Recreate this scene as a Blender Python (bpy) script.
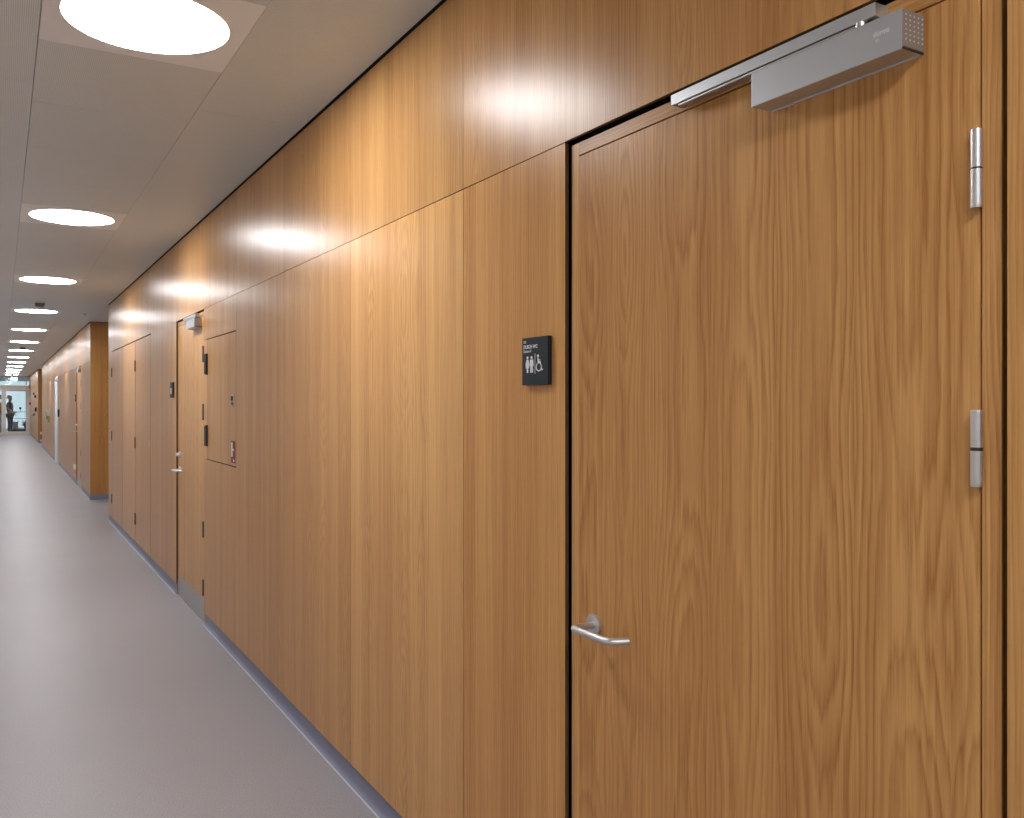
import bpy, bmesh, math, random
from mathutils import Vector, Matrix
random.seed(7)
for o in list(bpy.data.objects): bpy.data.objects.remove(o)
SC = bpy.context.scene
COL = SC.collection

# ------------------------------------------------------------------ camera, world, exposure
EYE = 1.475
cam_d = bpy.data.cameras.new('camera'); cam = bpy.data.objects.new('camera', cam_d); COL.objects.link(cam)
F = 872.0
cam_d.sensor_width = 36; cam_d.lens = F/1024*36
cam_d.shift_y = -6.5/1024
cam_d.clip_start = 0.02; cam_d.clip_end = 300
YAW = math.atan2(511, F)
cam.location = (0, 0, EYE); cam.rotation_euler = (math.pi/2, 0, -YAW)
SC.camera = cam
SC.view_settings.view_transform = 'Standard'; SC.view_settings.look = 'None'
SC.view_settings.gamma = 1; SC.view_settings.use_curve_mapping = False
SC.view_settings.exposure = 0.35
LAMP = 34.0            # radiance of the round ceiling diffusers
world = bpy.data.worlds.new('daylight'); SC.world = world; world.use_nodes = True
wn = world.node_tree.nodes; wl = world.node_tree.links
wn['Background'].inputs[0].default_value = (.70, .86, .93, 1); wn['Background'].inputs[1].default_value = .72

# ------------------------------------------------------------------ room measures (metres)
W = 1.165              # plane of the wood panelled wall
HC = 2.697             # ceiling
ZJ = 2.098             # horizontal panel joint, bottom of the upper panels
WL = -0.95             # left wall
Y0 = -4.6              # wall behind the camera
YE = 45.9              # glazed end wall
REC = 0.0115           # frames sit this far behind the panel faces
GAP = 0.0020
C_, S_ = math.cos(YAW), math.sin(YAW); T_ = S_/C_
def yw(px, X=W):       # distance along the corridor of a line seen at this column on plane X
    u = (px-512)/F
    return X*(1-u*T_)/(T_+u)

# ------------------------------------------------------------------ materials
def new_mat(name):
    m = bpy.data.materials.new(name); m.use_nodes = True
    nt = m.node_tree; b = nt.nodes['Principled BSDF']
    return m, nt, b
def plain(name, col, rough=.5, metal=0, noise=0, nscale=40, emit=0, spec=.5):
    m, nt, b = new_mat(name)
    b.inputs['Base Color'].default_value = (*col, 1)
    b.inputs['Roughness'].default_value = rough; b.inputs['Metallic'].default_value = metal
    b.inputs['Specular IOR Level'].default_value = spec
    if noise:
        tc = nt.nodes.new('ShaderNodeTexCoord'); n = nt.nodes.new('ShaderNodeTexNoise')
        n.inputs['Scale'].default_value = nscale; n.inputs['Detail'].default_value = 3
        nt.links.new(tc.outputs['Object'], n.inputs['Vector'])
        r = nt.nodes.new('ShaderNodeMapRange')
        r.inputs['To Min'].default_value = 1-noise; r.inputs['To Max'].default_value = 1+noise
        nt.links.new(n.outputs['Fac'], r.inputs['Value'])
        mx = nt.nodes.new('ShaderNodeVectorMath'); mx.operation = 'SCALE'
        mx.inputs[0].default_value = col
        nt.links.new(r.outputs['Result'], mx.inputs['Scale'])
        nt.links.new(mx.outputs['Vector'], b.inputs['Base Color'])
    if emit:
        b.inputs['Emission Color'].default_value = (*col, 1); b.inputs['Emission Strength'].default_value = emit
    return m

def wood(name, light, dark, strip=.17, quarter=.6, ringamp=.5, ringw=.0085, horizontal=False, rough=.29, spec=.20):
    """oak veneer: vertical leaves, each cut at its own distance from the pith"""
    m, nt, b = new_mat(name)
    N, L = nt.nodes, nt.links
    def mt(op, a, b_=None, c=None, clamp=False):
        n = N.new('ShaderNodeMath'); n.operation = op; n.use_clamp = clamp
        for i, v in enumerate((a, b_, c)):
            if v is None: continue
            if isinstance(v, (int, float)): n.inputs[i].default_value = v
            else: L.new(v, n.inputs[i])
        return n.outputs[0]
    def vec(x, y, z):
        n = N.new('ShaderNodeCombineXYZ')
        for i, v in enumerate((x, y, z)):
            if isinstance(v, (int, float)): n.inputs[i].default_value = v
            else: L.new(v, n.inputs[i])
        return n.outputs[0]
    def noise(v, sc=1, det=2, rough_=.5):
        n = N.new('ShaderNodeTexNoise'); n.inputs['Scale'].default_value = sc
        n.inputs['Detail'].default_value = det; n.inputs['Roughness'].default_value = rough_
        L.new(v, n.inputs['Vector']); return n.outputs['Fac']
    tc = N.new('ShaderNodeTexCoord'); sp = N.new('ShaderNodeSeparateXYZ'); L.new(tc.outputs['Object'], sp.inputs[0])
    oi = N.new('ShaderNodeObjectInfo')
    X, Y, Z = sp.outputs
    cs = N.new('ShaderNodeSeparateColor'); L.new(oi.outputs['Color'], cs.inputs[0])
    seed = mt('MULTIPLY', cs.outputs['Blue'], 37.0)
    s = mt('ADD', X, Y) if not horizontal else Z
    g = Z if not horizontal else mt('ADD', X, Y)
    s0 = mt('ADD', s, seed)
    wob = noise(vec(mt('MULTIPLY', s0, 2.5), mt('MULTIPLY', g, 1.25), 3.1), 1, 1)
    wob2 = noise(vec(mt('MULTIPLY', s0, 14.0), mt('MULTIPLY', g, 2.2), 8.1), 1, 2)
    s1 = s0
    f = mt('DIVIDE', s1, strip); fid = mt('FLOOR', f); fr = mt('SUBTRACT', mt('FRACT', f), .5)
    wnz = N.new('ShaderNodeTexWhiteNoise'); wnz.noise_dimensions = '2D'
    L.new(vec(fid, seed, 0), wnz.inputs['Vector'])
    rc = N.new('ShaderNodeSeparateColor'); L.new(wnz.outputs['Color'], rc.inputs[0])
    r1, r2, r3 = rc.outputs
    yy = mt('MULTIPLY', fr, strip)
    yy = mt('ADD', yy, mt('MULTIPLY', mt('SUBTRACT', r1, .5), strip*.35))
    isq = mt('LESS_THAN', r3, quarter)
    yy = mt('ADD', yy, mt('MULTIPLY', isq, .17))
    yy = mt('ADD', yy, mt('MULTIPLY', mt('SUBTRACT', wob2, .5), .010))
    # taper makes nested arches; sign flips from leaf to leaf
    sg = mt('SUBTRACT', mt('MULTIPLY', mt('GREATER_THAN', r2, .42), 2.0), 1.0)
    a = mt('ADD', mt('MULTIPLY', mt('MULTIPLY', mt('ADD', g, mt('MULTIPLY', r1, 2.0)), sg), .010), .055)
    a = mt('ADD', a, mt('MULTIPLY', mt('SUBTRACT', wob, .5), .13))
    rag = noise(vec(mt('MULTIPLY', s0, 130.0), mt('MULTIPLY', g, 9.0), 6.2), 1, 1)
    a = mt('ADD', a, mt('MULTIPLY', mt('SUBTRACT', rag, .5), .006))
    r = mt('SQRT', mt('ADD', mt('MULTIPLY', yy, yy), mt('MULTIPLY', a, a)))
    fine = noise(vec(mt('MULTIPLY', s0, 60.0), mt('MULTIPLY', g, 1.6), 1.7), 1, 2)
    ph = mt('ADD', mt('DIVIDE', r, ringw), mt('MULTIPLY', fine, 1.1))
    fp = mt('FRACT', ph)
    ring = mt('MULTIPLY', fp, fp)            # soft rise, sharp drop: early to late wood
    ring = mt('MINIMUM', ring, mt('MULTIPLY', mt('SUBTRACT', 1.0, fp), 2.6))
    amp = noise(vec(mt('MULTIPLY', s0, 9.0), mt('MULTIPLY', g, .7), 5.5), 1, 1)
    st1 = noise(vec(mt('MULTIPLY', s0, 420.0), mt('MULTIPLY', g, 7.0), .3), 1, 2, .6)
    st2 = noise(vec(mt('MULTIPLY', s0, 110.0), mt('MULTIPLY', g, 1.3), 2.3), 1, 2, .6)
    st3 = noise(vec(mt('MULTIPLY', s0, 11.0), mt('MULTIPLY', g, .35), 7.3), 1, 2, .5)
    pore = noise(vec(mt('MULTIPLY', s0, 620.0), mt('MULTIPLY', g, 26.0), 4.3), 1, 1)
    por = mt('MULTIPLY', mt('GREATER_THAN', pore, .63), mt('ADD', .35, mt('MULTIPLY', ring, .65)))
    fac = mt('MULTIPLY', mt('SUBTRACT', ring, .33), mt('MULTIPLY', amp, ringamp*2))
    fac = mt('ADD', fac, mt('MULTIPLY', mt('SUBTRACT', st1, .5), .8))
    fac = mt('ADD', fac, mt('MULTIPLY', mt('SUBTRACT', st2, .5), .85))
    fac = mt('ADD', fac, mt('MULTIPLY', mt('SUBTRACT', st3, .5), .9))
    fac = mt('ADD', fac, mt('MULTIPLY', mt('SUBTRACT', r2, .5), .18))
    fac = mt('ADD', fac, .45)
    fac = mt('ADD', fac, mt('MULTIPLY', por, .22), clamp=True)
    mx = N.new('ShaderNodeMix'); mx.data_type = 'RGBA'
    L.new(fac, mx.inputs['Factor']); mx.inputs['A'].default_value = (*light, 1); mx.inputs['B'].default_value = (*dark, 1)
    # per panel tint: object colour red = brightness, green = warmth
    sc_ = N.new('ShaderNodeVectorMath'); sc_.operation = 'SCALE'
    L.new(mx.outputs['Result'], sc_.inputs[0]); L.new(cs.outputs['Red'], sc_.inputs['Scale'])
    ms = N.new('ShaderNodeVectorMath'); ms.operation = 'MULTIPLY'
    L.new(sc_.outputs[0], ms.inputs[0])
    L.new(vec(1.0, mt('ADD', .5, mt('MULTIPLY', cs.outputs['Green'], .5)), cs.outputs['Green']), ms.inputs[1])
    L.new(ms.outputs[0], b.inputs['Base Color'])
    rr = mt('ADD', rough-.04, mt('MULTIPLY', st1, .08))
    L.new(rr, b.inputs['Roughness'])
    b.inputs['Specular IOR Level'].default_value = spec
    return m

OAK_L, OAK_D = (.622, .345, .128), (.370, .160, .046)
M = {}
M['oak'] = wood('oak_wall_veneer', OAK_L, OAK_D, strip=.150, quarter=.72, ringamp=.45)
M['oak_door'] = wood('oak_door_veneer', OAK_L, OAK_D, strip=.165, quarter=.12, ringamp=.72, ringw=.0100, rough=.32)
M['oak_rail'] = wood('oak_rail', OAK_L, OAK_D, strip=.09, quarter=1, ringamp=.5, horizontal=True, rough=.33)
M['oak_frame'] = wood('oak_frame', OAK_L, OAK_D, strip=.09, quarter=1, ringamp=.5, rough=.33)
M['core'] = plain('black_cavity', (.010, .010, .012), .9)
M['ceil_dark'] = plain('ceiling_void', (.02, .02, .022), .9)
M['steel'] = plain('brushed_steel', (.66, .66, .67), .44, 1)
M['steel_dull'] = plain('satin_steel', (.50, .50, .50), .42, 1)
M['black_metal'] = plain('black_metal', (.02, .02, .018), .4)
M['silver'] = plain('silver_painted_metal', (.62, .66, .70), .36, .85)
M['oak_edge'] = plain('dark_panel_edge', (.115, .055, .016), .6)
M['hinge_dark'] = plain('steel_dark_reflection', (.20, .18, .16), .45, 1)  # farther door hinges: dark grazing reflections put into the steel colour
M['cap'] = plain('end_cap_dark_reflection', (.36, .34, .32), .45, .6)  # closer end: reflection of the darker door put into the colour
M['silver_dark'] = plain('shadowed_slot', (.02, .025, .03), .5)
M['sign'] = plain('anthracite_plastic', (.016, .024, .031), .5, spec=.25)
M['white'] = plain('white_print', (.80, .82, .84), .5)
M['whitemetal'] = plain('white_enamel', (.74, .77, .82), .4)
M['lightdot'] = plain('light_dot', (.75, .70, .62), .5)
M['skirt'] = plain('blue_grey_vinyl', (.215, .225, .315), .42, noise=.10, nscale=300)
M['bead'] = plain('pale_weld_bead', (.60, .59, .64), .35)
M['wallpaint'] = plain('painted_plaster', (.80, .85, .89), .8, noise=.02)
M['alu'] = plain('greige_aluminium', (.72, .68, .63), .5)
M['diff'] = plain('diffuser', (.985, .985, 1.0), .5, emit=LAMP)
M['lobby_lamp'] = plain('lobby_lamp', (1, .97, .95), .5, emit=22)
M['lighttrim'] = plain('light_panel_metal', (.84, .87, .90), .5)
M['red'] = plain('dark_red_print', (.20, .018, .022), .5)
M['callred'] = plain('red_plastic', (.40, .03, .02), .4)
M['grey_plastic'] = plain('grey_plastic', (.16, .15, .14), .5)
M['white_plastic'] = plain('white_plastic', (.8, .8, .78), .4)
M['exit'] = plain('exit_green', (.03, .42, .42), .4, emit=.7)
M['exitw'] = plain('exit_white', (.8, 1, 1), .4, emit=.5)
M['skin'] = plain('skin', (.42, .20, .13), .55)
M['hair'] = plain('dark_hair', (.03, .02, .015), .6)
M['tee'] = plain('dark_green_black_cloth', (.018, .035, .038), .8)
M['black_cloth'] = plain('black_cloth', (.012, .013, .018), .8)
M['yellow_cloth'] = plain('yellow_cloth', (.70, .42, .03), .8)
M['pale_cloth'] = plain('pale_grey_cloth', (.50, .55, .60), .8)
M['black_shoe'] = plain('black_leather', (.010, .010, .015), .4)
M['navy'] = plain('navy_cloth', (.015, .015, .06), .7)
M['leaf'] = plain('plant_leaf', (.05, .075, .03), .6, noise=.3, nscale=20)
M['poster_w'] = plain('leaflet_white', (.75, .78, .72), .5)
M['poster_g'] = plain('leaflet_green', (.20, .42, .22), .5)
M['poster_y'] = plain('leaflet_yellow', (.45, .47, .12), .5)
M['cart'] = plain('cart_dark', (.03, .035, .04), .45)
M['box_grey'] = plain('light_box', (.55, .58, .60), .6)
m, nt, b = new_mat('window_glass'); M['glass'] = m
b.inputs['Base Color'].default_value = (.93, .98, 1, 1); b.inputs['Roughness'].default_value = 0
b.inputs['Transmission Weight'].default_value = 1; b.inputs['IOR'].default_value = 1.45

# ceiling tile: fine perforation
m, nt, b = new_mat('perforated_ceiling_tile'); M['tile'] = m
N, L = nt.nodes, nt.links
tc = N.new('ShaderNodeTexCoord')
vm = N.new('ShaderNodeVectorMath'); vm.operation = 'SCALE'; vm.inputs['Scale'].default_value = 1/.006
L.new(tc.outputs['Object'], vm.inputs[0])
fr = N.new('ShaderNodeVectorMath'); fr.operation = 'FRACTION'; L.new(vm.outputs[0], fr.inputs[0])
sb = N.new('ShaderNodeVectorMath'); sb.operation = 'SUBTRACT'; sb.inputs[1].default_value = (.5, .5, 0); L.new(fr.outputs[0], sb.inputs[0])
ml = N.new('ShaderNodeVectorMath'); ml.operation = 'MULTIPLY'; ml.inputs[1].default_value = (1, 1, 0); L.new(sb.outputs[0], ml.inputs[0])
ln = N.new('ShaderNodeVectorMath'); ln.operation = 'LENGTH'; L.new(ml.outputs[0], ln.inputs[0])
lt = N.new('ShaderNodeMath'); lt.operation = 'LESS_THAN'; lt.inputs[1].default_value = .24; L.new(ln.outputs['Value'], lt.inputs[0])
mx = N.new('ShaderNodeMix'); mx.data_type = 'RGBA'; L.new(lt.outputs[0], mx.inputs['Factor'])
mx.inputs['A'].default_value = (.69, .74, .745, 1); mx.inputs['B'].default_value = (.42, .45, .455, 1)
L.new(mx.outputs['Result'], b.inputs['Base Color']); b.inputs['Roughness'].default_value = .42
b.inputs['Specular IOR Level'].default_value = .5

# floor: speckled grey vinyl
m, nt, b = new_mat('speckled_vinyl_floor'); M['floor'] = m
N, L = nt.nodes, nt.links
tc = N.new('ShaderNodeTexCoord')
n1 = N.new('ShaderNodeTexNoise'); n1.inputs['Scale'].default_value = 190; n1.inputs['Detail'].default_value = 3; n1.inputs['Roughness'].default_value = .75
n2 = N.new('ShaderNodeTexNoise'); n2.inputs['Scale'].default_value = 1.3; n2.inputs['Detail'].default_value = 2
L.new(tc.outputs['Object'], n1.inputs['Vector']); L.new(tc.outputs['Object'], n2.inputs['Vector'])
cr = N.new('ShaderNodeValToRGB')
cr.color_ramp.elements[0].position = .33; cr.color_ramp.elements[0].color = (.250, .236, .250, 1)
cr.color_ramp.elements[1].position = .67; cr.color_ramp.elements[1].color = (.430, .412, .440, 1)
L.new(n1.outputs['Fac'], cr.inputs[0])
mr = N.new('ShaderNodeMapRange'); mr.inputs['To Min'].default_value = .93; mr.inputs['To Max'].default_value = 1.07; L.new(n2.outputs['Fac'], mr.inputs['Value'])
vs = N.new('ShaderNodeVectorMath'); vs.operation = 'SCALE'; L.new(cr.outputs[0], vs.inputs[0]); L.new(mr.outputs[0], vs.inputs['Scale'])
L.new(vs.outputs[0], b.inputs['Base Color']); b.inputs['Roughness'].default_value = .42; b.inputs['Specular IOR Level'].default_value = .45

# ------------------------------------------------------------------ mesh helpers
def box(bm, x0, x1, y0, y1, z0, z1, bev=0, seg=2):
    vs = [bm.verts.new(p) for p in ((x0,y0,z0),(x1,y0,z0),(x1,y1,z0),(x0,y1,z0),(x0,y0,z1),(x1,y0,z1),(x1,y1,z1),(x0,y1,z1))]
    fs = [bm.faces.new([vs[i] for i in f]) for f in ((0,3,2,1),(4,5,6,7),(0,1,5,4),(1,2,6,5),(2,3,7,6),(3,0,4,7))]
    if bev:
        es = set(e for f in fs for e in f.edges)
        bmesh.ops.bevel(bm, geom=list(es), offset=bev, segments=seg, affect='EDGES', profile=.5)
def cyl(bm, p0, p1, r, n=20, r1=None, caps=True):
    p0, p1 = Vector(p0), Vector(p1); d = p1-p0; q = d.to_track_quat('Z', 'Y')
    r1 = r if r1 is None else r1
    A = [bm.verts.new(p0+q@Vector((r*math.cos(2*math.pi*i/n), r*math.sin(2*math.pi*i/n), 0))) for i in range(n)]
    B = [bm.verts.new(p1+q@Vector((r1*math.cos(2*math.pi*i/n), r1*math.sin(2*math.pi*i/n), 0))) for i in range(n)]
    for i in range(n):
        f = bm.faces.new((A[i], A[(i+1)%n], B[(i+1)%n], B[i])); f.smooth = True
    if caps:
        for f in (bm.faces.new(A[::-1]), bm.faces.new(B)):
            for e in f.edges: e.smooth = False
def tube(bm, pts, r, n=16):
    """tube along a polyline with mitred joins"""
    pts = [Vector(p) for p in pts]; rings = []
    up = Vector((0, 0, 1))
    for i, p in enumerate(pts):
        a = (pts[i]-pts[i-1]).normalized() if i else None
        c = (pts[i+1]-pts[i]).normalized() if i < len(pts)-1 else None
        t = (a+c).normalized() if a is not None and c is not None else (a if a is not None else c)
        k = 1/max(.3, t.dot(a)) if a is not None and c is not None else 1
        side = up.cross(t)
        side = side.normalized() if side.length > 1e-4 else Vector((1, 0, 0))
        u2 = t.cross(side).normalized()
        rings.append([bm.verts.new(p+side*(r*k*math.cos(2*math.pi*j/n))+u2*(r*math.sin(2*math.pi*j/n))) for j in range(n)])
    for a, b_ in zip(rings, rings[1:]):
        for j in range(n):
            f = bm.faces.new((a[j], a[(j+1)%n], b_[(j+1)%n], b_[j])); f.smooth = True
    for f in (bm.faces.new(rings[0][::-1]), bm.faces.new(rings[-1])):
        for e in f.edges: e.smooth = False
def prism(bm, prof, y0, y1):
    """profile in (x, z), extruded along y"""
    A = [bm.verts.new((x, y0, z)) for x, z in prof]; B = [bm.verts.new((x, y1, z)) for x, z in prof]
    n = len(prof)
    for i in range(n): bm.faces.new((A[i], A[(i+1)%n], B[(i+1)%n], B[i]))
    bm.faces.new(A[::-1]); bm.faces.new(B)
def obj(name, bm, mat, parent=None, loc=(0,0,0), tint=None):
    bmesh.ops.recalc_face_normals(bm, faces=bm.faces)
    me = bpy.data.meshes.new(name); bm.to_mesh(me); bm.free()
    me.materials.append(M[mat] if isinstance(mat, str) else mat)
    o = bpy.data.objects.new(name, me); COL.objects.link(o); o.location = loc
    if parent: o.parent = parent
    o.color = (*(tint if tint else (1, 1, random.random())), 1)
    return o
def B(name, mat, parent, *bx, bev=0, loc=(0,0,0), tint=None):
    bm = bmesh.new()
    for q in bx: box(bm, *q, bev=bev)
    return obj(name, bm, mat, parent, loc, tint)
def empty(name, loc, label=None, cat=None, group=None, kind=None):
    o = bpy.data.objects.new(name, None); COL.objects.link(o); o.location = loc; o.empty_display_size = .05
    tag(o, label, cat, group, kind); return o
def tag(o, label=None, cat=None, group=None, kind=None):
    if label: o['label'] = label
    if cat: o['category'] = cat
    if group: o['group'] = group
    if kind: o['kind'] = kind
    return o
def text(name, body, size, mat, parent, origin, direction='wall', bold=0):
    """flat lettering on a face looking towards -X (reads from the corridor); runs towards -Y"""
    cu = bpy.data.curves.new(name, 'FONT'); cu.body = body; cu.size = size; cu.offset = bold; cu.resolution_u = 3
    t = bpy.data.objects.new(name, cu); COL.objects.link(t)
    bpy.context.view_layer.update()
    me = bpy.data.meshes.new_from_object(t); bpy.data.objects.remove(t)
    # text x -> -Y, text y -> +Z, normal -> -X
    me.transform(Matrix(((0, 0, -1, 0), (-1, 0, 0, 0), (0, 1, 0, 0), (0, 0, 0, 1))))
    me.materials.clear(); me.materials.append(M[mat])
    o = bpy.data.objects.new(name, me); COL.objects.link(o); o.location = origin
    if parent: o.parent = parent
    return o

# ------------------------------------------------------------------ setting: floor, ceiling, plain walls
XR = 3.0               # depth of the side recesses
EV = 54.0              # end of the lobby behind the glass
fl = B('floor', 'floor', None, (WL-.1, XR+.1, Y0-.1, EV+.1, -.06, 0)); tag(fl, 'speckled grey vinyl corridor floor', 'floor', kind='structure')
wlft = B('wall_left', 'wallpaint', None, (WL-.1, WL, Y0, EV, 0, HC+.1)); tag(wlft, 'painted wall opposite the oak panelling', 'wall', kind='structure')
o = B('wall_back', 'wallpaint', None, (WL-.1, XR, Y0-.1, Y0, 0, HC+.1)); tag(o, 'painted wall closing the near end of the corridor', 'wall', kind='structure')

# light rows and ceiling tiles
LX0, LX1 = .107, .707
LCX = .4075
LY = [3.015+3.432*i for i in range(-2, 13)]
LH = .316              # half length of a light tile
cm = bmesh.new()
g = .0010
ZT = HC
def tile(x0, x1, y0, y1): box(cm, x0+g, x1-g, y0+g, y1-g, ZT, ZT+.012)
ys = []
for i, y in enumerate(LY):
    ys += [y-LH, y+LH]
    if i < len(LY)-1:
        a, b2 = y+LH, LY[i+1]-LH
        ys += [a+(b2-a)*k/4 for k in (1, 2, 3)]
ys = sorted([Y0] + ys + [YE-.05]); 
lights_lo = [y-LH for y in LY]
for a, b2 in zip(ys, ys[1:]):
    if not any(abs(a-q) < 1e-4 for q in lights_lo): tile(LX0, LX1, a, b2)
off = .35
y = Y0
while y < YE-.05:
    y2 = min(y+1.4, YE-.05); tile(WL, LX0, y, y2); y = y2
y = Y0
while y < YE-.05:
    y2 = min(y+2.8, YE-.05); tile(LX1, W-.009, y, y2); y = y2
for a, b2 in ((12.02, 14.57), (32.62, 36.13)):
    tile(W-.015, XR, a, b2)
ceil = obj('ceiling', cm, 'tile'); tag(ceil, 'grey beige perforated metal tile ceiling', 'ceiling', kind='structure')
B('ceiling_void', 'ceil_dark', ceil, (WL-.1, XR+.1, Y0-.1, YE+.1, HC+.10, HC+.16))
o = B('ceiling', 'wallpaint', None, (WL-.1, XR, YE+.1, EV+.1, HC+.15, HC+.25)); tag(o, 'white ceiling of the lobby behind the glazed door', 'ceiling', kind='structure')

# ------------------------------------------------------------------ oak panelled wall, three blocks
SK = .078
D1 = 1.736             # latch side panel edge of the nearest door
D2 = yw(176.3)         # second door
D3 = 17.42             # third door
OW = 1.061             # opening width
B1 = (Y0, 12.0); B2 = (14.62, 32.6); B3 = (36.2, YE)
wr = empty('wall_right', (W, 0, 0), 'oak veneered corridor wall with vertical panels', 'wall', kind='structure')
def core(a, b2): B('wall_core', 'core', wr, (.062, XR-W+.02, a+.02, b2-.02, 0, HC+.05))
core(*B1); core((B2[0]), B2[1]); core(B3[0], B3[1])
def edge(o):
    """dark brown narrow edges of a board"""
    o.data.materials.append(M['oak_edge'])
    for p in o.data.polygons:
        if abs(p.normal.x) < .3: p.material_index = 1
def panel(y0, y1, z0, z1, tint=(1, 1, None), tilt=0):
    """one veneered panel; its own origin at its centre line so that a small mounting tilt is possible"""
    br, wm, sd = tint
    sd = random.random() if sd is None else sd
    yc = (y0+y1)/2
    bm = bmesh.new(); box(bm, 0, .0105, y0-yc+GAP/2, y1-yc-GAP/2, z0+GAP/2, z1-GAP/2, bev=.0006, seg=1)
    o = obj('wall_panel', bm, 'oak', wr, (0, yc, 0), (br, wm, sd)); o.rotation_euler = (0, 0, tilt)
    edge(o)
    return o
TOP = HC-.003
J = [yw(463.4), yw(350.7), yw(283), yw(236), yw(206)]
# upper row of block 1
E1 = D1
J0 = yw(564.9)
up = [(Y0, -1.9), (-1.9, -.55), (-.55, J0), (J0, J[0]), (J[0], J[1]), (J[1], J[2]), (J[2], J[3]), (J[3], J[4]), (J[4], D2), (8.427, 9.47), (9.47, 10.7), (10.7, 12.0)]
tints_up = {2: (1.04, .98, .31), 3: (1.12, 1.0, .52), 4: (1.03, 1.06, .11), 5: (1.0, .98, .72), 6: (1.08, 1.0, .44), 7: (.96, .98, .63)}
tilts = {3: .0035, 2: .0008, 4: -.002, 5: .002}
for i, (a, b2) in enumerate(up):
    panel(a, b2, ZJ, TOP, tints_up.get(i, (1, 1, None)), tilts.get(i, 0))
# lower row of block 1
low = [(Y0, -1.9), (-1.9, -.55), (-.55, D1-OW), (D1, J[0]), (J[0], J[1]), (J[1], J[2]), (J[2], J[3]), (J[3]+.0, D2-OW)]
tints_low = {2: (1.12, .98, .2), 3: (1.15, .96, .83), 4: (1.22, 1.10, .27), 5: (1.06, .98, .39), 6: (1.02, .97, .91)}
HZ0, HZ1 = 1.101, 1.890
HY0, HY1 = J[3], 5.935       # hatch
for i, (a, b2) in enumerate(low[:-1]):
    panel(a, b2, SK, ZJ, tints_low.get(i, (1, 1, None)))
panel(HY0, D2-OW, SK, HZ0, (1.0, .97, .77)); panel(HY0, D2-OW, HZ1, ZJ, (1.02, .98, .77)); panel(HY1, D2-OW, HZ0, HZ1, (1.08, 1.0, .77))
panel(D2, 8.427, SK, TOP, (1.0, .95, .57))
panel(11.61, 12.0, SK, ZJ, (1.0, .93, .15))
# block 2
for a, b2 in ((14.62, 16.36), (16.36, D3), (D3, 20.2), (20.2, 23.0), (23.0, 24.4), (24.4, 27.0), (27.0, 29.8), (29.8, 32.6)):
    panel(a, b2, ZJ, TOP, (1+random.uniform(-.1, .1), .94, None))
WD0, WD1 = 23.1, 24.2
for a, b2 in ((14.62, D3-OW), (D3+.45, 20.2), (20.2, WD0-.06), (WD1+.06, 27.0), (27.0, 29.8), (29.8, 32.6)):
    panel(a, b2, SK, ZJ, (.97+random.uniform(-.1, .1), .92, None))
panel(D3, D3+.45, SK, ZJ, (.95, .62, .4))
# block 3
for a, b2 in ((36.2, 39.0), (39.0, 42.0), (42.0, 44.0), (44.0, YE)):
    panel(a, b2, ZJ, TOP, (1, .95, None)); panel(a, b2, SK, ZJ, (.97+random.uniform(-.08, .08), .92, None))
# faces turned towards the camera at the side recesses
def end_panel(y, x0=0, x1=XR-W):
    for k in range(2):
        a = x0+(x1-x0)*k/2; c = x0+(x1-x0)*(k+1)/2
        bm = bmesh.new(); box(bm, a+GAP/2, c-GAP/2, y-.018, y, SK, TOP)
        obj('wall_panel', bm, 'oak', wr, (0, 0, 0), (.98, .84, random.random()))
end_panel(14.62, .0005); end_panel(36.2, .0005)
bm = bmesh.new(); box(bm, .001, XR-W, 12.0-.018, 12.0, SK, TOP); obj('wall_panel', bm, 'oak', wr, (0, .018, 0), (1, .9, .4))
o = B('wall_right', 'wallpaint', None, (XR, XR+.1, 11.9, 14.8, 0, HC+.1)); tag(o, 'painted wall at the back of the first side recess', 'wall', kind='structure')
o = B('wall_right', 'wallpaint', None, (XR, XR+.1, 32.4, 36.4, 0, HC+.1)); tag(o, 'painted wall at the back of the far side recess', 'wall', kind='structure')

# coved vinyl skirting
br = empty('baseboard_right', (W, 0, 0), 'blue grey coved vinyl skirting under the oak wall', 'skirting', kind='structure')
def cove(a, b2):
    prof = [(.04, 0), (-.007, 0), (-.0065, .0025)]
    for k in range(0, 5):
        t = math.pi/2*k/4; prof.append((.008-.014*(1-math.sin(t))*1.0, .0025+.020*(1-math.cos(t))))
    prof += [(.008, SK-.001), (.04, SK-.001)]
    bm = bmesh.new(); prism(bm, prof, a, b2); obj('skirting', bm, 'skirt', br)
    bm = bmesh.new(); cyl(bm, (-.0085, a, .0012), (-.0085, b2, .0014), .0034, 8); obj('weld_bead', bm, 'bead', br)
for a, b2 in ((Y0, D1-OW), (D1, D2-OW), (D2, 12.005), (14.60, D3-OW), (D3, WD0-.06), (WD1+.06, 32.6), (36.18, YE)): cove(a, b2)
for yv in (14.60, 36.18):
    B('skirting', 'skirt', br, (-.005, XR-W, yv-.012, yv, 0, SK-.001), bev=.002)

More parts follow.
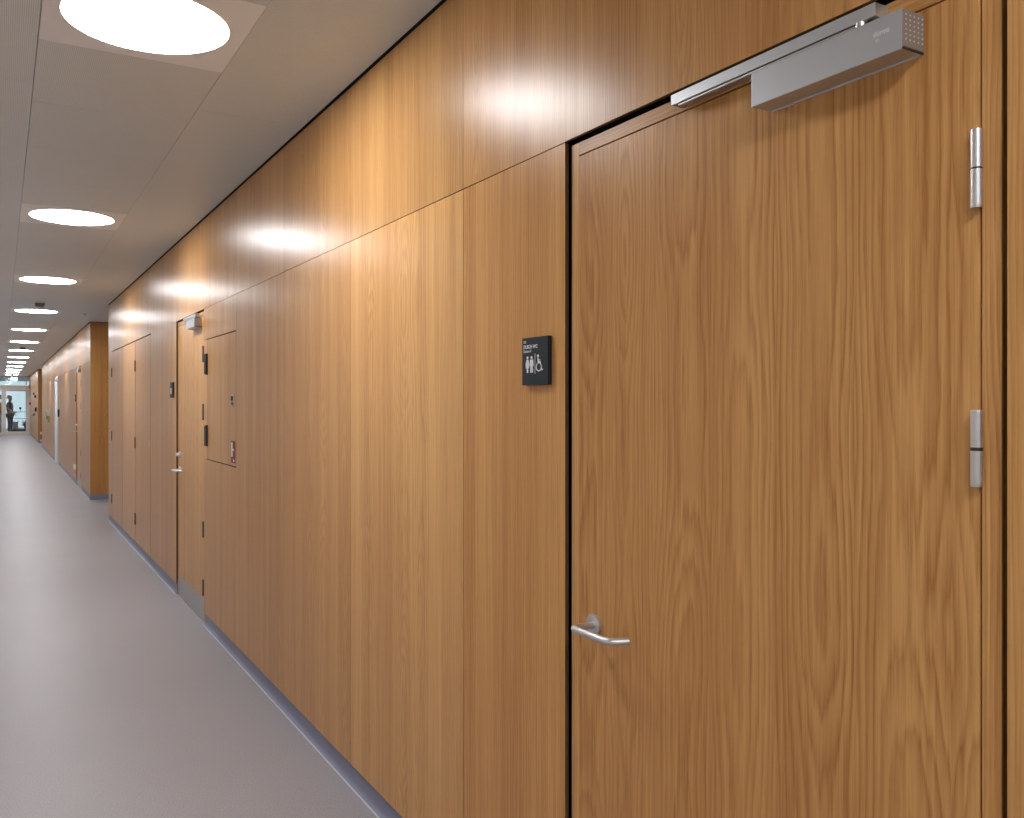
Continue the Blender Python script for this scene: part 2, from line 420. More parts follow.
# ------------------------------------------------------------------ doors
HINGES = [(1.7455, 1.8545), (1.358, 1.465), (.571, .678), (.181, .288)]
def make_door(n, Yp, label, kick=False, lock=False, seeds=(.2, .5), logo=False, hinges=HINGES, tint=(1, 1)):
    d = empty('door_%d' % n, (W, Yp, 0), label, 'door', kind='structure')
    yF0, yL0, yL1, yF1 = -.0105, -.043, -1.0173, -1.0485
    zL, zH0, zH1 = 2.055, 2.058, 2.088
    B('door_frame', 'oak_frame', d, (REC, REC+.048, yL0+.0008, yF0, 0, zH1), (REC, REC+.048, yF1, yL1-.003, 0, zH1), bev=.0007, tint=(1.2, 1.05, .3))
    B('frame_head', 'oak_rail', d, (REC, REC+.048, yL1-.003, yL0+.0008, zH0, zH1), bev=.0007, tint=(1.05, 1, .6))
    leaf = B('door_leaf', 'oak_door', d, (REC-.0008, REC+.042, yL1, yL0, .005, zL), bev=.0008, tint=(tint[0], tint[1], seeds[0]))
    for z0, z1 in hinges:
        yc, xc, r = -1.0172, REC-.0070, .0080
        zm = (z0+z1)/2
        bm = bmesh.new()
        for a, b2 in ((z0+.003, zm-.0012), (zm+.0012, z1-.003)):
            cyl(bm, (xc, yc, a), (xc, yc, b2), r, 24)
        cyl(bm, (xc, yc, z1-.0031), (xc, yc, z1), r, 24, r*.95); cyl(bm, (xc, yc, z0), (xc, yc, z0+.0031), r*.95, 24, r)
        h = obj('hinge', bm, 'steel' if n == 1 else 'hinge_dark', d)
        bm = bmesh.new(); cyl(bm, (xc, yc, zm-.0014), (xc, yc, zm+.0014), r*.93, 20); obj('washer', bm, 'black_metal', h)
        if logo and z1 < 1.5:
            bm = bmesh.new(); cyl(bm, (xc, yc, zm-.0035), (xc, yc, zm+.0005), r*1.02, 20); obj('worn_collar', bm, 'black_metal', h)
    # lever handle
    yh, zh = 1.6306-1.736, .9645
    bm = bmesh.new(); xe = -.050; r = .0080
    pts = [(REC-.001, yh, zh), (xe+.010, yh, zh), (xe+.003, yh-.003, zh), (xe, yh-.010, zh)]
    pts += [(xe, yh-.115, zh), (xe+.003, yh-.130, zh), (xe+.009, yh-.136, zh), (REC-.020, yh-.150, zh)]
    tube(bm, pts, r, 20); hd = obj('door_handle', bm, 'steel', d)
    bm = bmesh.new(); cyl(bm, (REC-.007, yh, zh), (REC, yh, zh), .0255, 32, .026); obj('rose', bm, 'steel', hd)
    if lock:
        bm = bmesh.new(); cyl(bm, (REC-.010, yh, zh+.115), (REC, yh, zh+.115), .025, 24); lk = obj('lock_rose', bm, 'steel', d)
        bm = bmesh.new(); cyl(bm, (REC-.030, yh, zh+.115), (REC-.010, yh, zh+.115), .013, 20, .014); obj('turn_knob', bm, 'white_plastic', lk)
    # closer on the leaf, slide rail on the frame head
    cy0, cy1 = -(1.736-.8039), -(1.736-1.1003)
    cb = B('door_closer', 'silver', d, (-.0375, REC, cy0+.0015, cy1, 1.989, 2.048), bev=.0012)
    e = B('end_cap', 'cap', cb, (-.0372, REC-.0002, cy0-.0005, cy0+.0013, 1.992, 2.046), bev=.0004)
    B('cap_seam', 'black_metal', cb, (-.037, REC-.001, cy0-.0002, cy0+.0016, 1.9885, 1.9915))
    B('bottom_lip', 'silver', cb, (REC-.003, REC, cy0+.004, cy1-.003, 1.9875, 1.9892))
    bm = bmesh.new()
    for i in range(5):
        for k in range(6):
            yy_, zz_ = 0, 2.003+k*.0072
            xx_ = -.0315+i*.0095
            cyl(bm, (xx_, cy0-.0014, zz_), (xx_, cy0-.0004, zz_), .0013, 8)
    obj('cap_dots', bm, 'lightdot', cb)
    if logo:
        text('maker_mark', 'dorma', .0108, 'white', cb, (-.0378, cy0+.050, 2.0215), bold=.0003)
        text('maker_mark', 'TS', .007, 'white', cb, (-.0378, cy0+.046, 2.0115), bold=.0002)
    ry0, ry1 = .8638-1.736, 1.3314-1.736
    rx0 = 1.1452-W
    rail = B('slide_rail', 'silver', d, (rx0, REC, ry0, ry1, 2.070, 2.0835), (rx0, rx0+.006, ry0, ry1, 2.063, 2.071), (rx0+.015, REC, ry0, ry1, 2.063, 2.071), bev=.0006)
    B('rail_end', 'silver', rail, (rx0+.0055, rx0+.0155, ry0, ry0+.004, 2.063, 2.071), (rx0+.0055, rx0+.0155, ry1-.004, ry1, 2.063, 2.071))
    bm = bmesh.new(); ay0, ay1 = -(1.736-.893), ry1-.022
    box(bm, rx0+.000, rx0+.011, ay0, ay1, 2.0565, 2.0605, bev=.0008)
    ar = obj('closer_arm', bm, 'steel_dull', d)
    bm = bmesh.new(); cyl(bm, (rx0+.006, ay0, 2.048), (rx0+.006, ay0, 2.0635), .0085, 20); obj('pivot', bm, 'steel', ar)
    bm = bmesh.new(); cyl(bm, (rx0+.010, ay1-.006, 2.0575), (rx0+.010, ay1-.006, 2.0625), .006, 16); obj('slider', bm, 'black_metal', ar)
    if kick:
        B('kick_plate', 'steel_dull', d, (REC-.0015, REC, yL1+.004, yL0-.003, .008, .155))
    return d
make_door(1, D1, 'oak veneered door nearest the camera with silver closer, barrel hinges and steel lever', seeds=(.2, .5), logo=True, tint=(1.10, .97))
make_door(2, D2, 'pale oak door with steel kick plate between the closets and the hatch', kick=True, lock=True, seeds=(.62, .5), tint=(1.12, 1.05))
make_door(3, D3, 'distant oak door with closer beyond the first side recess', kick=True, lock=True, seeds=(.41, .5), tint=(1.05, .97))

# white door far down
d = empty('door_4', (W, WD0, 0), 'white metal door far down the oak wall', 'door', kind='structure')
wd = WD1-WD0
B('door_frame', 'whitemetal', d, (-.022, .05, -.06, 0, 0, 2.09), (-.022, .05, wd, wd+.06, 0, 2.09), (-.022, .05, 0, wd, 2.045, 2.09), bev=.002)
B('door_leaf', 'whitemetal', d, (-.006, .04, .004, wd-.004, .012, 2.042), bev=.001)
B('door_closer', 'silver', d, (-.065, -.006, .08, .38, 1.96, 2.02), bev=.002)
bm = bmesh.new(); tube(bm, [(-.006, wd-.07, .95), (-.05, wd-.07, .95), (-.055, wd-.08, .95), (-.055, wd-.2, .95)], .009, 12); obj('door_handle', bm, 'steel', d)

# ------------------------------------------------------------------ closets and access hatch in the panelling
def hinge_pair(parent, y, w_, th, zs, mat):
    for z0, z1 in zs:
        bm = bmesh.new(); box(bm, -.009, .002, y-w_/2, y+w_/2, z0, z1, bev=.002); h = obj('hinge', bm, mat, parent)
        bm = bmesh.new(); zm = (z0+z1)/2; box(bm, -.0093, .001, y-w_/2-.0003, y+w_/2+.0003, zm-.0015, zm+.0015); obj('washer', bm, 'steel_dull', h)
CH = [(1.787, 1.896), (1.015, 1.127), (.252, .365)]
t = empty('closet_door', (W, 11.61, SK), 'wide oak double closet door nearest the first side recess', 'closet')
for a, b2, sd, tn in ((-1.07, 0, .33, (1.0, .92)), (-2.14, -1.07, .47, (1.08, .93))):
    lf = B('door_leaf', 'oak', t, (0, .018, a+.007, b2-.007, .001, ZJ-SK-.010), bev=.0008, tint=(*tn, sd)); edge(lf)
hinge_pair(t, 0, .03, .01, [(a-SK, b2-SK) for a, b2 in CH], 'black_metal')
t = empty('closet_door', (W, 9.47, SK), 'narrower oak closet door with a small white knob left of the sign', 'closet')
lf = B('door_leaf', 'oak', t, (0, .018, -1.043+.012, -.007, .001, ZJ-SK-.010), bev=.0008, tint=(1.03, .94, .71)); edge(lf)
hinge_pair(t, 0, .03, .01, [(a-SK, b2-SK) for a, b2 in CH], 'black_metal')
bm = bmesh.new(); cyl(bm, (-.004, -1.0, 1.085-SK), (0, -1.0, 1.085-SK), .016, 20); cyl(bm, (-.012, -1.0, 1.085-SK), (-.004, -1.0, 1.085-SK), .010, 20); obj('knob', bm, 'white_plastic', t)

t = empty('access_hatch', (W, HY1, HZ0), 'flush oak wall hatch with two black hinges, lock and dark red label', 'hatch')
hw = HY1-HY0; hh = HZ1-HZ0
B('hatch_panel', 'oak', t, (.000, .018, -hw+.004, -.004, .005, hh-.005), bev=.0008, tint=(1.04, .98, .77)); edge(bpy.data.objects['hatch_panel'])
for z0, z1 in ((1.656, 1.795), (1.188, 1.327)):
    bm = bmesh.new(); box(bm, -.011, .002, -.018, .018, z0-HZ0, z1-HZ0, bev=.003)
    h = obj('hinge', bm, 'black_metal', t)
    bm = bmesh.new(); zm = (z0+z1)/2-HZ0; cyl(bm, (-.012, 0, z0-HZ0+.004), (-.012, 0, z1-HZ0-.004), .009, 16); obj('hinge_knuckle', bm, 'grey_plastic', h)
yk = yw(233.3)-HY1; zk = 1.487-HZ0
bm = bmesh.new(); box(bm, -.006, 0, yk-.022, yk+.022, zk-.036, zk+.036, bev=.004); lk = obj('hatch_lock', bm, 'steel_dull', t)
bm = bmesh.new(); cyl(bm, (-.012, yk, zk+.012), (-.006, yk, zk+.012), .014, 20); obj('lock_cylinder', bm, 'sign', lk)
bm = bmesh.new(); box(bm, -.010, -.006, yk-.012, yk+.012, zk-.026, zk-.008, bev=.001); obj('pull_tab', bm, 'black_metal', lk)
zs_ = 1.187-HZ0; ys_ = yk
lab = B('fire_label', 'red', t, (-.0025, 0, ys_-.048, ys_+.048, zs_-.064, zs_+.064), bev=.0005); lab['label'] = 'dark red label with white pictogram'
bm = bmesh.new()
box(bm, -.0032, -.0025, ys_+.008, ys_+.036, zs_-.028, zs_+.055)
box(bm, -.0032, -.0025, ys_-.028, ys_+.008, zs_+.008, zs_+.018)
box(bm, -.0032, -.0025, ys_-.036, ys_-.010, zs_-.056, zs_-.042)
obj('pictogram', bm, 'white', lab)

# ------------------------------------------------------------------ door signs
PICT = [False]
def polyface(bm, pts, x0, x1):
    """pts in (horizontal right, up), right = -Y"""
    if PICT[0]: pts = [(a*1.10, .031+(c-.031)*.90) for a, c in pts]
    A = [bm.verts.new((x0, -a, c)) for a, c in pts]; Bv = [bm.verts.new((x1, -a, c)) for a, c in pts]
    n = len(pts)
    for i in range(n): bm.faces.new((A[i], A[(i+1)%n], Bv[(i+1)%n], Bv[i]))
    bm.faces.new(A); bm.faces.new(Bv[::-1])
def circ(cx, cz, r, n=16): return [(cx+r*math.cos(2*math.pi*i/n), cz+r*math.sin(2*math.pi*i/n)) for i in range(n)]
def ringface(bm, cx, cz, r0, r1, a0, a1, x0, x1, n=18):
    for i in range(n):
        t0 = a0+(a1-a0)*i/n; t1 = a0+(a1-a0)*(i+1)/n
        polyface(bm, [(cx+r0*math.cos(t0), cz+r0*math.sin(t0)), (cx+r1*math.cos(t0), cz+r1*math.sin(t0)), (cx+r1*math.cos(t1), cz+r1*math.sin(t1)), (cx+r0*math.cos(t1), cz+r0*math.sin(t1))], x0, x1)
def make_sign(yl, zc, label, icons='wc'):
    t = empty('door_sign', (W, yl, zc-.06), label, 'sign', 'square dark signs beside the doors')
    B('sign_plate', 'sign', t, (-.012, 0, -.122, 0, 0, .120), bev=.0006)
    x0, x1 = -.0126, -.012
    PICT[0] = icons == 'wc'
    if icons == 'wc':
        bm = bmesh.new()
        def man(cx, dress):
            polyface(bm, circ(cx, .0735, .0042, 14), x0, x1)
            if dress:
                polyface(bm, [(cx-.0045, .068), (cx+.0045, .068), (cx+.0085, .052), (cx+.006, .051), (cx+.0045, .058), (cx+.0075, .044), (cx+.003, .044), (cx+.003, .031), (cx-.003, .031), (cx-.003, .044), (cx-.0075, .044), (cx-.0045, .058), (cx-.006, .051), (cx-.0085, .052)], x0, x1)
            else:
                polyface(bm, [(cx-.0065, .068), (cx+.0065, .068), (cx+.0085, .050), (cx+.0062, .050), (cx+.0048, .061), (cx+.0058, .031), (cx+.0015, .031), (cx, .047), (cx-.0015, .031), (cx-.0058, .031), (cx-.0048, .061), (cx-.0062, .050), (cx-.0085, .050)], x0, x1)
        man(.0245, True); man(.0425, False)
        obj('pictogram', bm, 'white', t)
        bm = bmesh.new(); polyface(bm, [(.0565, .028), (.0577, .028), (.0577, .084), (.0565, .084)], x0, x1); obj('divider_line', bm, 'white', t)
        bm = bmesh.new()
        polyface(bm, circ(.0700, .0765, .0043, 14), x0, x1)
        polyface(bm, [(.0680, .071), (.0722, .071), (.0730, .062), (.0815, .062), (.0815, .058), (.0855, .047), (.0830, .046), (.0790, .0555), (.0690, .0555)], x0, x1)
        polyface(bm, [(.0725, .067), (.0790, .066), (.0790, .0635), (.0725, .0645)], x0, x1)
        ringface(bm, .0735, .0460, .0095, .0125, math.radians(125), math.radians(372), x0, x1)
        polyface(bm, [(.0830, .047), (.0870, .0395), (.0905, .0410), (.0912, .0385), (.0860, .0360), (.0815, .0450)], x0, x1)
        obj('wheelchair_pictogram', bm, 'white', t)
        text('room_number', '022', .0085, 'white', t, (-.0125, -.008, .1065), bold=.0002)
        text('room_name', 'DUSCH WC', .0125, 'white', t, (-.0125, -.008, .0925), bold=.0004)
        text('room_name', 'Damen H', .0095, 'white', t, (-.0125, -.008, .0825), bold=.0002)
    else:
        text('room_number', '024', .0075, 'white', t, (-.0125, -.007, .107))
        text('room_name', 'LAGER', .0115, 'white', t, (-.0125, -.007, .0945))
        bm = bmesh.new(); polyface(bm, [(.03, .03), (.075, .03), (.075, .075), (.03, .075)], x0, x1); obj('pictogram', bm, 'white', t)
    return t
make_sign(1.9163, 1.579, 'dark square sign with toilet and wheelchair pictograms beside the nearest door')
make_sign(D2+.22, 1.573, 'small dark sign left of the oak door with the kick plate', 'x')
make_sign(D3+.22, 1.56, 'tiny dark sign beside the door beyond the first recess', 'x')
PICT[0] = False

# ------------------------------------------------------------------ ceiling lights
pos = ['behind the camera, farthest back', 'just behind the camera', 'nearest the camera, cut by the top edge', 'second from the camera', 'third from the camera', 'fourth from the camera',
       'fifth from the camera', 'sixth from the camera', 'seventh from the camera', 'eighth from the camera', 'ninth from the camera', 'tenth from the camera', 'eleventh from the camera', 'twelfth from the camera', 'farthest away, near the glazed door']
def make_light(y, label):
    t = empty('ceiling_light', (LCX, y, HC), label, 'ceiling light', 'round ceiling lights in a row')
    hx = .3-g; hy = LH-g; r = .250; n = 64
    bm = bmesh.new()
    C0 = [bm.verts.new((r*math.cos(2*math.pi*i/n), r*math.sin(2*math.pi*i/n), -.001)) for i in range(n)]
    C1 = [bm.verts.new((v.co.x*1.0, v.co.y*1.0, .02)) for v in C0]
    Q = []
    for i in range(n):
        a = 2*math.pi*i/n; cx, cy = math.cos(a), math.sin(a); k = 1/max(abs(cx)/hx, abs(cy)/hy)
        Q.append(bm.verts.new((cx*k, cy*k, -.001)))
    # move the nearest ring vertex onto each corner
    for sx in (-1, 1):
        for sy in (-1, 1):
            v = min(Q, key=lambda v: (v.co.x-sx*hx)**2+(v.co.y-sy*hy)**2); v.co.x = sx*hx; v.co.y = sy*hy
    Q2 = [bm.verts.new((v.co.x, v.co.y, .02)) for v in Q]
    for i in range(n):
        j = (i+1) % n
        bm.faces.new((C0[i], C0[j], Q[j], Q[i])); bm.faces.new((C0[i], C1[i], C1[j], C0[j])); bm.faces.new((Q[i], Q[j], Q2[j], Q2[i]))
    obj('light_trim', bm, 'lighttrim', t)
    bm = bmesh.new()
    D = [bm.verts.new((.2498*math.cos(2*math.pi*i/n), .2498*math.sin(2*math.pi*i/n), .001)) for i in range(n)]
    D2_ = [bm.verts.new((v.co.x, v.co.y, .018)) for v in D]
    bm.faces.new(D); bm.faces.new(D2_[::-1])
    for i in range(n): bm.faces.new((D[i], D[(i+1)%n], D2_[(i+1)%n], D2_[i]))
    obj('diffuser', bm, 'diff', t)
for y, p in zip(LY, pos): make_light(y, 'round white ceiling light in a square trim, '+p)

# smoke detectors and sprinkler
for Yd, lb in ((12.05, 'third and fourth lights'), (21.9, 'sixth and seventh lights'), (32.1, 'ninth and tenth lights'), (42.5, 'last two lights')):
    t = empty('smoke_detector', (LCX, Yd, HC), 'small round grey detector on the ceiling between the '+lb, 'detector', 'smoke detectors between the lights')
    bm = bmesh.new(); cyl(bm, (0, 0, -.014), (0, 0, 0), .060, 28); obj('detector_base', bm, 'white_plastic', t)
    bm = bmesh.new(); cyl(bm, (0, 0, -.058), (0, 0, -.014), .046, 28, .056); obj('detector_head', bm, 'grey_plastic', t)
t = empty('sprinkler', (.99, 13.3, HC), 'tiny white sprinkler rose on the ceiling by the recess corner', 'sprinkler')
bm = bmesh.new(); cyl(bm, (0, 0, -.005), (0, 0, 0), .04, 20); obj('sprinkler_cover', bm, 'white_plastic', t)
bm = bmesh.new(); cyl(bm, (0, 0, -.02), (0, 0, -.005), .012, 12); obj('sprinkler_head', bm, 'steel', t)

# ------------------------------------------------------------------ small things on the far wall
def wallbox(name, y, z, wy, hz, dep, mat, label, cat, X=W):
    t = empty(name, (X, y, z), label, cat)
    B('housing', mat, t, (-dep, 0, -wy/2, wy/2, -hz/2, hz/2), bev=.003)
    return t
t = wallbox('card_reader', 22.75, 1.23, .09, .17, .03, 'sign', 'dark card reader to the right of the white door', 'reader')
B('reader_face', 'grey_plastic', t, (-.032, -.03, -.03, .03, -.01, .06))
t = wallbox('door_magnet', D3+.10, .315, .06, .10, .04, 'white_plastic', 'white door magnet low on the wall beside the door past the recess', 'door holder')
bm = bmesh.new(); cyl(bm, (-.055, 0, 0), (-.04, 0, 0), .022, 16); obj('magnet_plate', bm, 'steel', t)
# leaflet
t = empty('leaflet_holder', (W, 27.2, .93), 'white, green and yellow leaflet holder between the white door and far recess', 'leaflet holder')
B('back_plate', 'poster_w', t, (-.012, 0, -.12, .12, .20, .37), bev=.002)
B('leaflet_tray', 'poster_w', t, (-.085, -.012, -.12, .12, .18, .34), bev=.003)
B('leaflet', 'poster_g', t, (-.10, -.055, -.115, .0, .08, .30)); B('leaflet', 'poster_y', t, (-.050, -.012, -.115, .0, .0, .28))
for z, lb in ((.36, 'white socket box low on the face of the far recess'), (.08, 'white box at floor level on the face of the far recess')):
    t = empty('socket_box', (1.30, 36.18-.018, z), lb, 'socket')
    B('housing', 'white_plastic', t, (-.07, .07, -.05, 0, -.045, .045), bev=.005)
    B('socket_face', 'poster_w', t, (-.03, .03, -.053, -.05, -.03, .03))
for px, z, wy, hz, mat, name, lb, cat in ((36.7, 1.21, .16, .15, 'sign', 'notice_plate', 'dark notice plate on the last stretch of oak wall', 'notice'),
                           (34.6, 1.83, .16, .09, 'grey_plastic', 'notice_plate', 'small brown plate high on the last stretch of oak wall', 'notice'),
                           (36.2, 1.71, .14, .10, 'sign', 'notice_plate', 'small dark plate just below and nearer than the brown one', 'notice'),
                           (34.4, .98, .16, .10, 'grey_plastic', 'notice_plate', 'brown plate below the dark notice plate', 'notice')):
    t = wallbox(name, min(yw(px), YE-.6), z, wy, hz, .06, mat, lb, cat); B('plate_face', mat, t, (-.062, -.06, -wy*.4, wy*.4, -hz*.4, hz*.4))
t = wallbox('call_point', 45.0, 1.43, .14, .12, .08, 'callred', 'dark red fire call point beside the glazed end door', 'call point')
B('press_plate', 'white_plastic', t, (-.082, -.08, -.05, .05, -.03, .03))

# ------------------------------------------------------------------ glazed end wall and lobby
gw = empty('wall_far', (0, YE, 0), 'greige aluminium glazed screen at the far end of the corridor', 'glazed wall', kind='structure')
fd = .06
bars = [(WL, W, 0, fd, HC-.05, HC+.1), (WL, W, 0, fd, 2.10, 2.26), (W-.05, W+.01, 0, fd, 0, HC), (WL, WL+.05, 0, fd, 0, HC), (.02, .085, 0, fd, 0, 2.12), (WL+.05, .02, 0, fd, 0, .12)]
B('screen_frame', 'alu', gw, *bars, bev=0)
B('glass_pane', 'glass', gw, (WL+.05, W-.05, .028, .034, 2.26, HC-.05)); B('glass_pane', 'glass', gw, (WL+.05, .02, .028, .034, .12, 2.10))
ed = empty('door_5', (.09, YE, 0), 'glazed door in the far end screen', 'door', kind='structure')
dw = W-.05-.09
B('door_frame', 'alu', ed, (0.003, .10, -.01, .05, .01, 2.09), (dw-.13, dw-.003, -.01, .05, .01, 2.09), (.1, dw-.13, -.01, .05, 1.99, 2.09), (.1, dw-.13, -.01, .05, .01, .15))
B('glass_pane', 'glass', ed, (.1, dw-.13, .017, .023, .15, 1.99))
bm = bmesh.new(); tube(bm, [(.06, -.01, .98), (.06, -.06, .98), (.07, -.065, .98), (.19, -.065, .98)], .010, 12); obj('door_handle', bm, 'steel', ed)
B('door_closer', 'alu', ed, (dw-.42, dw-.13, -.06, -.01, 2.0, 2.06), bev=.003)
# exit sign
t = empty('exit_sign', (.50, 44.6, 2.43), 'lit green exit sign hanging before the far end screen', 'exit sign')
B('housing', 'exitw', t, (-.14, .14, -.015, .015, 0, .15), bev=.003)
B('sign_face', 'exit', t, (-.135, .135, -.018, -.015, .005, .145))
bm = bmesh.new()
def pf(pts):
    A = [bm.verts.new((a, -.0195, c)) for a, c in pts]; Bv = [bm.verts.new((a, -.018, c)) for a, c in pts]; n = len(pts)
    for i in range(n): bm.faces.new((A[i], A[(i+1)%n], Bv[(i+1)%n], Bv[i]))
    bm.faces.new(A[::-1]); bm.faces.new(Bv)
pf([(-.11, .06), (-.05, .06), (-.05, .03), (-.02, .075), (-.05, .12), (-.05, .09), (-.11, .09)])
pf([(.03, .015), (.11, .015), (.11, .135), (.03, .135)])
obj('pictogram', bm, 'exitw', t)
B('hanger', 'steel', t, (-.10, -.095, -.003, .003, .15, HC-2.43)); B('hanger', 'steel', t, (.095, .10, -.003, .003, .15, HC-2.43))

# lobby shell: window wall behind
o = B('wall_right', 'wallpaint', None, (2.4, 2.5, YE+.1, EV, 0, HC+.1)); tag(o, 'white lobby wall behind the glazed door', 'wall', kind='structure')
B_ = B('trim_1', 'wallpaint', None, (W, XR+.1, YE-.02, YE+.1, 0, HC+.1)); tag(B_, 'wall return beside the glazed screen', 'trim', kind='structure')
w1 = empty('window_1', (0, EV, 0), 'large daylight window of the lobby', 'window', kind='structure')
B('window_frame', 'alu', w1, (WL, -.85, 0, .08, 0, HC+.15), (2.3, 2.4, 0, .08, 0, HC+.15), (-.85, 2.3, 0, .08, 0, .12), (-.85, 2.3, 0, .08, 2.62, HC+.15), (1.15, 1.20, 0, .08, .12, 2.62), (-.85, 2.3, 0, .08, 2.14, 2.19))
B('glass_pane', 'glass', w1, (-.85, 2.3, .035, .045, .12, 2.62))

# trolley with plant in the lobby
t = empty('trolley', (.82, 48.0, 0), 'dark wheeled trolley with plants behind the glazed door', 'trolley')
bm = bmesh.new(); box(bm, -.42, .42, -.28, .28, .10, .20, bev=.01); obj('deck', bm, 'cart', t)
for x in (-.36, .36):
    for y in (-.22, .22):
        bm = bmesh.new(); cyl(bm, (x-.02, y, .05), (x+.02, y, .05), .05, 16); obj('wheel', bm, 'black_metal', t)
bm = bmesh.new(); tube(bm, [(-.40, .2, .2), (-.40, .2, .98), (-.37, .2, 1.02), (.37, .2, 1.02), (.40, .2, .98), (.40, .2, .2)], .012, 10)
tube(bm, [(-.40, .2, .70), (.40, .2, .70)], .010, 8); obj('push_handle', bm, 'cart', t)
t2 = empty('storage_box', (.56, 48.0, .2), 'pale box standing on the trolley', 'box')
B('box_body', 'box_grey', t2, (-.16, .16, -.2, .2, 0, .34), bev=.01); B('box_lid', 'whitemetal', t2, (-.165, .165, -.205, .205, .34, .37), bev=.005)
t3 = empty('potted_plant', (1.06, 47.95, .2), 'dark leafy plant standing on the trolley', 'plant')
bm = bmesh.new(); cyl(bm, (0, 0, 0), (0, 0, .16), .09, 20, .11); obj('pot', bm, 'cart', t3)
bm = bmesh.new()
for k in range(46):
    a = random.uniform(0, 2*math.pi); el = random.uniform(.1, 1.4); ln_ = random.uniform(.18, .38)
    d_ = Vector((math.cos(a)*math.cos(el), math.sin(a)*math.cos(el), math.sin(el))); s_ = d_.cross(Vector((0, 0, 1))).normalized()*.035
    p0 = Vector((0, 0, .15)); p1 = p0+d_*ln_*.55; p2 = p0+d_*ln_+Vector((0, 0, -.03))
    for up_ in (0, .004):
        q = Vector((0, 0, up_))
        bm.faces.new([bm.verts.new(v+q) for v in (p0, p1+s_, p2, p1-s_)])
obj('foliage', bm, 'leaf', t3)
t4 = empty('camera_ball', (.80, 48.2, 1.032), 'small black round lamp on the trolley handle', 'lamp')
bm = bmesh.new(); bmesh.ops.create_uvsphere(bm, u_segments=16, v_segments=10, radius=.055, matrix=Matrix.Translation((0, 0, .17))); 
for f in bm.faces: f.smooth = True
obj('lamp_head', bm, 'black_metal', t4)
bm = bmesh.new(); cyl(bm, (0, 0, .0), (0, 0, .13), .012, 12); obj('stem', bm, 'black_metal', t4)
t4.name = 'clip_lamp'

# ------------------------------------------------------------------ people
def skin_mesh(name, joints, edges, mat, parent, sub=1):
    """joints: list of (x,y,z,r); one continuous skinned surface"""
    me = bpy.data.meshes.new(name); me.from_pydata([j[:3] for j in joints], edges, [])
    o = bpy.data.objects.new(name, me); COL.objects.link(o)
    md = o.modifiers.new('skin', 'SKIN'); md.use_smooth_shade = True
    for v, j in zip(me.skin_vertices[0].data, joints): v.radius = (j[3], j[3]) if len(j) < 5 else (j[3], j[4])
    me.skin_vertices[0].data[0].use_root = True
    s = o.modifiers.new('sub', 'SUBSURF'); s.levels = sub; s.render_levels = sub
    bpy.context.view_layer.update()
    dg = bpy.context.evaluated_depsgraph_get(); m2 = bpy.data.meshes.new_from_object(o.evaluated_get(dg))
    bpy.data.objects.remove(o)
    m2.materials.clear(); m2.materials.append(M[mat])
    for p in m2.polygons: p.use_smooth = True
    o = bpy.data.objects.new(name, m2); COL.objects.link(o)
    if parent: o.parent = parent
    return o
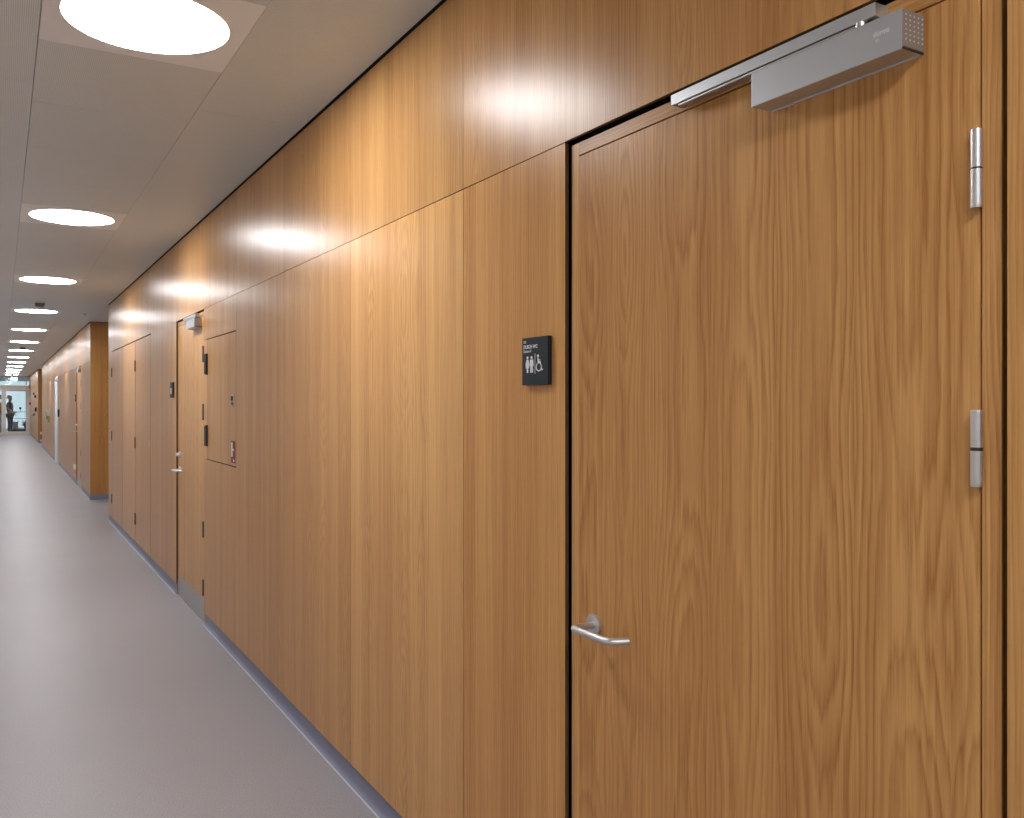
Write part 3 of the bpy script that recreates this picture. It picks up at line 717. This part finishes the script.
def person(loc, rz, label, top, legs, shoes, hair, arm_pose, top_name):
    t = empty('person', loc, label, 'person'); t.rotation_euler = (0, 0, rz)
    J = []; E = []
    def add(p, r, par=None):
        J.append((*p, r)); 
        if par is not None: E.append((par, len(J)-1))
        return len(J)-1
    pel = add((0, 0, .96), .135)
    w_ = add((0, 0, 1.10), .125, pel); ch = add((0, .005, 1.30), .145, w_); nb = add((0, .01, 1.47), .075, ch)
    nk = add((0, 0, 1.54), .052, nb); jw = add((0, -.02, 1.62), .075, nk); cr_ = add((0, -.005, 1.70), .082, jw); add((0, .0, 1.755), .055, cr_)
    nose = add((0, -.105, 1.645), .012, jw)
    hands = []
    for s in (-1, 1):
        hp = add((s*.10, 0, .90), .10, pel); kn = add((s*.105, -.02, .50), .062, hp); an = add((s*.11, .02, .09), .042, kn)
        hl = add((s*.11, .0, .05), .040, an); add((s*.12, -.16, .035), .030, hl)
        sh = add((s*.175, .01, 1.42), .062, ch); el, wr_, hd = arm_pose[s]
        e = add(el, .042, sh); w2 = add(wr_, .028, e)
        d_ = (Vector(hd)-Vector(wr_)); pm = add(tuple(Vector(wr_)+d_*.45), .032, w2)
        n_ = d_.normalized(); sd = n_.cross(Vector((0, 1, 0)) if abs(n_.y) < .8 else Vector((1, 0, 0))).normalized()
        base = Vector(wr_)+d_*.9
        for k, ln_ in enumerate((.068, .078, .074, .058)):
            o_ = sd*((k-1.5)*.020); a1 = add(tuple(base+o_), .0095, pm); a2 = add(tuple(base+o_+n_*ln_*.55), .0085, a1)
            add(tuple(base+o_*1.05+n_*ln_+Vector((0, -.012, 0))), .007, a2)
        tb = add(tuple(Vector(wr_)+d_*.4-sd*.035), .011, pm); add(tuple(Vector(wr_)+d_*.85-sd*.055), .009, tb)
    body = skin_mesh('body', J, E, 'skin', t)
    # clothes as slightly larger skins
    c = []; ce = []
    def ca(p, r, par=None):
        c.append((*p, r))
        if par is not None: ce.append((par, len(c)-1))
        return len(c)-1
    a = ca((0, 0, .98), .155); b2 = ca((0, 0, 1.12), .15, a); d2 = ca((0, .005, 1.31), .165, b2); ca((0, .01, 1.45), .09, d2)
    for s in (-1, 1):
        q = ca((s*.185, .01, 1.415), .078, d2); el = arm_pose[s][0]
        mid = Vector((s*.185, .01, 1.415)).lerp(Vector(el), .75); ca(tuple(mid), .060, q)
    skin_mesh(top_name, c, ce, top, t)
    c = []; ce = []
    a = ca((0, 0, .97), .15)
    for s in (-1, 1):
        h = ca((s*.10, 0, .88), .115, a); k = ca((s*.105, -.02, .50), .078, h); ca((s*.11, .015, .11), .062, k)
    skin_mesh('trousers', c, ce, legs, t)
    for s in (-1, 1):
        c = []; ce = []; a = ca((s*.11, .04, .052), .050); b2 = ca((s*.115, -.08, .045), .045, a); ca((s*.12, -.19, .036), .034, b2)
        skin_mesh('shoe', c, ce, shoes, t)
    c = []; ce = []; a = ca((0, .03, 1.72), .088); b2 = ca((0, .01, 1.775), .06, a); ca((0, .05, 1.66), .06, a)
    skin_mesh('hair', c, ce, hair, t)
    for s in (-1, 1):
        bm = bmesh.new(); bmesh.ops.create_uvsphere(bm, u_segments=8, v_segments=6, radius=.012, matrix=Matrix.Translation((s*.03, -.088, 1.67)))
        obj('eye', bm, 'hair', t)
    bm = bmesh.new(); box(bm, -.025, .025, -.096, -.08, 1.598, 1.606, bev=.002); obj('mouth', bm, 'callred', t)
    return t
poseA = {-1: ((-.26, -.02, 1.16), (-.14, -.20, 1.03), (-.06, -.26, 1.02)), 1: ((.27, .05, 1.15), (.27, -.10, .95), (.24, -.16, .88))}
poseB = {-1: ((-.24, 0, 1.14), (-.25, -.05, .90), (-.25, -.07, .82)), 1: ((.25, -.02, 1.15), (.20, -.22, 1.08), (.14, -.28, 1.10))}
person((.36, 47.3, 0), math.radians(70), 'standing person in dark t-shirt and black trousers behind the glazed door', 'tee', 'black_cloth', 'black_shoe', 'skin', poseA, 't_shirt')
person((-.10, 47.1, 0), math.radians(-60), 'person in yellow top and pale trousers cut by the left edge', 'yellow_cloth', 'pale_cloth', 'black_shoe', 'navy', poseB, 'top')

# lobby lamps
t = empty('ceiling_lamp', (.75, 51.0, HC+.14), 'long white ceiling lamp seen through the glass above the door', 'lamp')
B('lamp_body', 'whitemetal', t, (-.6, .6, -.12, .12, -.03, .01), bev=.004); B('diffuser', M['lobby_lamp'], t, (-.57, .57, -.1, .1, -.035, -.03))

t = empty('ceiling_lamp', (.75, 48.6, HC+.14), 'nearer white ceiling lamp inside the lobby behind the glass', 'lamp')
B('lamp_body', 'whitemetal', t, (-.6, .6, -.12, .12, -.03, .01), bev=.004); B('diffuser', M['lobby_lamp'], t, (-.57, .57, -.1, .1, -.035, -.03))
